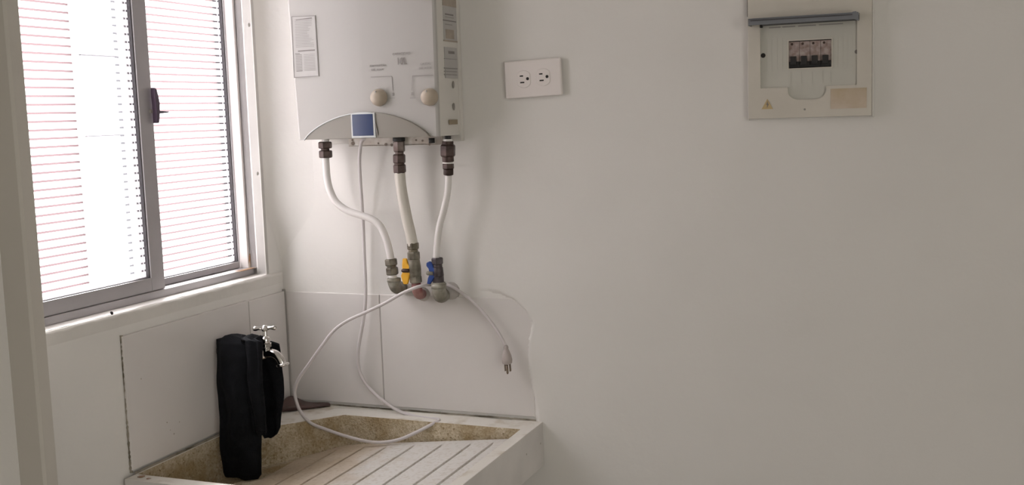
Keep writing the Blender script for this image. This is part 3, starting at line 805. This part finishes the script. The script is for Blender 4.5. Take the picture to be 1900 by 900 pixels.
tag(do, 'flat dark brown dish lying on the rear corner ledge of the sink', 'dish')

# ------------------------------------------------------------------ wall outlet
oc = [bk(*p, .008) for p in ((935.5, 116), (1040, 107.5), (1045, 175), (940, 182.5))]
oc_c = (oc[0]+oc[1]+oc[2]+oc[3])/4
ot = thing('wall_outlet', (oc_c.x, 0, oc_c.z), 'white double power outlet on the wall right of the water heater', 'outlet')
orx = ((oc[1]-oc[0])+(oc[2]-oc[3])).normalized(); orz = Vector((-orx.z, 0, orx.x))
W2, H2 = .0575, .0352
f = MB()
f.obox(oc_c+Vector((0, .001, 0)), orx*W2, Y*.0042, orz*H2)
pl_o = obj('cover_plate', f, outletm, ot, bevel=.0025, seg=3)
obj('mounting_box', MB().obox((oc_c.x+.001, -.0022, oc_c.z), orx*(W2-.006), Y*.0022, orz*(H2-.004)), outletm, ot)
def op(px, py): return bk(px, py, .0125)
for px, py in ((971.5, 147), (1007.5, 143)):
    c = op(px, py); n_ = 28; poly = []
    for k in range(n_):
        t = 2*math.pi*k/n_; xx = .0165*math.cos(t); zz = max(-.0135, min(.0135, .0165*math.sin(t)))
        xx, zz = (max(-.0135, min(.0135, xx)), .0165*math.sin(t))
        poly.append(Vector((c.x, -.0105, c.z))+orx*xx+orz*zz)
    rc = obj('receptacle', MB().prism(poly, (0, -.0022, 0)), outletm, ot, bevel=.0006)
    sl_ = MB()
    for dx, dz, a_, b_ in ((-.0040, .0062, .0034, .0013), (-.0030, -.0062, .0042, .0013)):
        sl_.obox(Vector((c.x, -.0128, c.z))+orx*dx+orz*dz, orx*a_, Y*.0003, orz*b_)
    sl_.lathe(Vector((c.x, -.0124, c.z))+orx*.0082+orz*.0004, -Y, [(0, .0030), (.0007, .0030)], 14)
    obj('slot', sl_, hole, rc)
c = op(987.5, 145.5); obj('screw', MB().lathe(Vector((c.x, -.0100, c.z)), -Y, [(0, .0024), (.0010, .0020)], 12), mat('screw_grey', (.30, .27, .25), .4, metal=.5), ot)

# ------------------------------------------------------------------ electrical panel
ep_ = thing('electrical_panel', (1.108, 0, 1.437), 'white breaker panel in the wall with a raised smoked lid and four black switches', 'breaker panel')
PX0, PX1, PZ0, PZ1 = 1.0038, 1.2125, 1.4375, 1.680
FD = .014
ix0, ix1, iz0, iz1 = 1.0253, 1.1885, 1.4905, 1.6060
# frame with a U-shaped finger notch
nx0, nx1, nzb = 1.0705, 1.1395, 1.4685
f = MB()
f.box((PX0, -FD, iz0), (ix0, -.0005, iz1)).box((ix1, -FD, iz0), (PX1, -.0005, iz1))
f.box((PX0, -FD, iz1), (PX1, -.0005, PZ1))
notch = [(nx0+.002, iz0)]
for k in range(9):
    t = math.pi+k/8*math.pi/2; notch.append((nx0+.020+.018*math.cos(t), nzb+.016+.016*math.sin(t)))
for k in range(9):
    t = 1.5*math.pi+k/8*math.pi/2; notch.append((nx1-.020+.018*math.cos(t), nzb+.016+.016*math.sin(t)))
notch.append((nx1-.002, iz0))
poly = [(PX0, PZ0), (PX1, PZ0), (PX1, iz0)]+notch[::-1]+[(PX0, iz0)]
f.prism([(x, -FD, z) for x, z in poly], (0, FD-.0005, 0))
obj('panel_frame', f, panelm, ep_)
# skim of plaster around the frame
obj('edge_bead', MB().box((PX0-.0022, -.005, PZ0-.003), (PX0, -.0002, 1.60)).box((PX0-.002, -.004, PZ0-.003), (PX1+.004, -.0002, PZ0)).box((PX1, -.009, PZ0-.002), (PX1+.0035, -.0002, PZ1)), plaster, ep_, bevel=.001)
# inner cover with breaker window and fine ribs
wx0, wx1, wz0, wz1 = 1.0738, 1.1460, 1.5232, 1.5705
c0, c1 = -.0095, -.006
f = MB().box((ix0, c0, nzb-.001), (ix1, c1, wz0)).box((ix0, c0, wz1), (ix1, c1, iz1)).box((ix0, c0, wz0), (wx0, c1, wz1)).box((wx1, c0, wz0), (ix1, c1, wz1))
cov = obj('inner_cover', f, coverm, ep_)
rb = MB()
for x in (1.044, 1.0535, 1.0625, 1.156, 1.164, 1.172, 1.180): rb.box((x, c0-.0004, 1.521), (x+.0010, c0, 1.576))
rb.box((1.036, c0-.0004, 1.5200), (1.0725, c0, 1.5212)).box((1.148, c0-.0004, 1.5195), (1.182, c0, 1.5207)).box((1.0355, c0-.0004, 1.5200), (1.0365, c0, 1.577))
for x in (1.077, 1.095, 1.113, 1.131, 1.144): rb.box((x, c0-.0006, 1.497), (x+.0009, c0, 1.5165))
obj('rib', rb, coverm, cov)
rim_ = MB().box((wx0-.002, c0-.0015, wz0-.002), (wx0, c0, wz1+.002)).box((wx1, c0-.0015, wz0-.002), (wx1+.002, c0, wz1+.002)).box((wx0, c0-.0015, wz0-.002), (wx1, c0, wz0)).box((wx0, c0-.0015, wz1), (wx1, c0, wz1+.002))
obj('window_rim', rim_, panelm, cov)
for px, py, r in ((1416, 103, .0042), (1589.5, 96, .0036)):
    p = bk(px, py, .0095); obj('screw_hole', MB().lathe((p.x, c0+.0002, p.z), -Y, [(0, r), (.0008, r*.95)], 16), hole if r > .004 else inkm, cov)
obj('dark_recess', MB().box((wx0-.001, -.004, wz0-.001), (wx1+.001, -.0005, wz1+.001)), hole, ep_)
bw = (wx1-wx0)/4
for k in range(4):
    x0 = wx0+k*bw
    br = obj('breaker', MB().box((x0+.0003, -.0088, wz0+.0115), (x0+bw-.0003, -.004, wz1-.0015)).box((x0+.0003, -.0080, wz0+.002), (x0+bw-.0003, -.004, wz0+.0115), 1), [brk_body, brk_low], ep_)
    obj('switch', MB().box((x0+.0032, -.0150, wz0+.0060), (x0+bw-.0050, -.0070, wz0+.0205)).box((x0+.001, -.0115, wz0+.0045), (x0+bw-.0008, -.0070, wz0+.0100)), blackm, br, bevel=.0006)
    obj('terminal', MB().lathe((x0+.0055, -.0086, wz1-.0055), -Y, [(0, .0022), (.0006, .0022)], 10), bronze, br)
# raised smoked lid, hinged above the opening and open towards the room
la_ = [hit(1388, 42, 1, -.014), hit(1592, 38, 1, -.014)]
LD = .040
lA, lB = bk(1388, 40, LD), bk(1593, 34, LD)
lx0, lx1 = lA.x, lB.x
lzt, lzb = bk(1480, 29, LD).z, bk(1480, 43, LD).z
f = MB()
f.box((lx0, -LD, lzb+.001), (lx1, -LD+.003, lzt))                      # front lip of the lid
f.box((lx0, -LD, lzt-.003), (lx1, -FD, lzt-.0008))                    # its flat face, lying horizontal
f.box((lx0, -LD+.0005, lzb), (lx0+.0025, -FD, lzt)).box((lx1-.0025, -LD+.0005, lzb), (lx1, -FD, lzt))
lo_ = obj('smoked_lid', f, lidm, ep_, bevel=.0008)
obj('lid_groove', MB().box((lx0+.004, -LD-.0005, (lzb+lzt)/2+.0015), (lx1-.010, -LD+.0005, (lzb+lzt)/2+.0032)), mat('groove_dark', (.05, .05, .055), .5), lo_)
obj('lid_end_cap', MB().prism([(lx1-.010, -LD-.0004, lzb+.003), (lx1, -LD-.0004, lzb-.002), (lx1, -LD-.0004, lzt-.004), (lx1-.004, -LD-.0004, lzt+.0015), (lx1-.010, -LD-.0004, lzt+.001)], (0, .012, 0)), lidm, lo_)
obj('hinge', MB().box((ix0, -.017, iz1-.007), (ix1, -.0135, iz1-.003)), mat('hinge_dark', (.10, .10, .10), .5), ep_)
obj('lid_hinge_pin', MB().box((ix0, -.0175, iz1-.010), (ix0+.004, -.009, iz1-.001)), blackm, ep_)
t0, t1 = bk(1541, 165, FD), bk(1608, 200, FD)
obj('yellowed_tape', MB().box((t0.x, -FD-.0008, t1.z), (t1.x, -FD+.0005, t0.z)), tape_y, ep_)
tc_ = bk(1424, 194, FD+.0003)
obj('warning_triangle', MB().prism([tc_+Vector((-.0105, 0, -.0080)), tc_+Vector((.0095, 0, -.0080)), tc_+Vector((0, 0, .0100))], (0, -.0004, 0)), warn, ep_)
obj('warning_bolt', MB().prism([tc_+Vector(q) for q in ((.001, -.0003, .0065), (-.0025, -.0003, -.0005), (-.0003, -.0003, -.0002), (-.0012, -.0003, -.0065), (.0028, -.0003, .0012), (.0006, -.0003, .0008))], (0, -.0004, 0)), inkm, ep_)
p = bk(1493, 203, FD); obj('moulded_mark', MB().lathe((p.x, -FD+.0002, p.z), -Y, [(0, .0020), (.0006, .0016)], 10), inkl, ep_)
obj('side_gap', MB().box((PX0-.0022, -.006, 1.617), (PX0+.0001, -.0006, PZ1)), hole, ep_)
obj('cover_lettering', MB().box((1.04, c0-.0004, 1.5945), (1.060, c0, 1.5965)).box((1.063, c0-.0004, 1.5945), (1.085, c0, 1.5965)).box((1.09, c0-.0004, 1.5945), (1.12, c0, 1.5965)).box((1.125, c0-.0004, 1.5945), (1.165, c0, 1.5965)), inkl, cov)
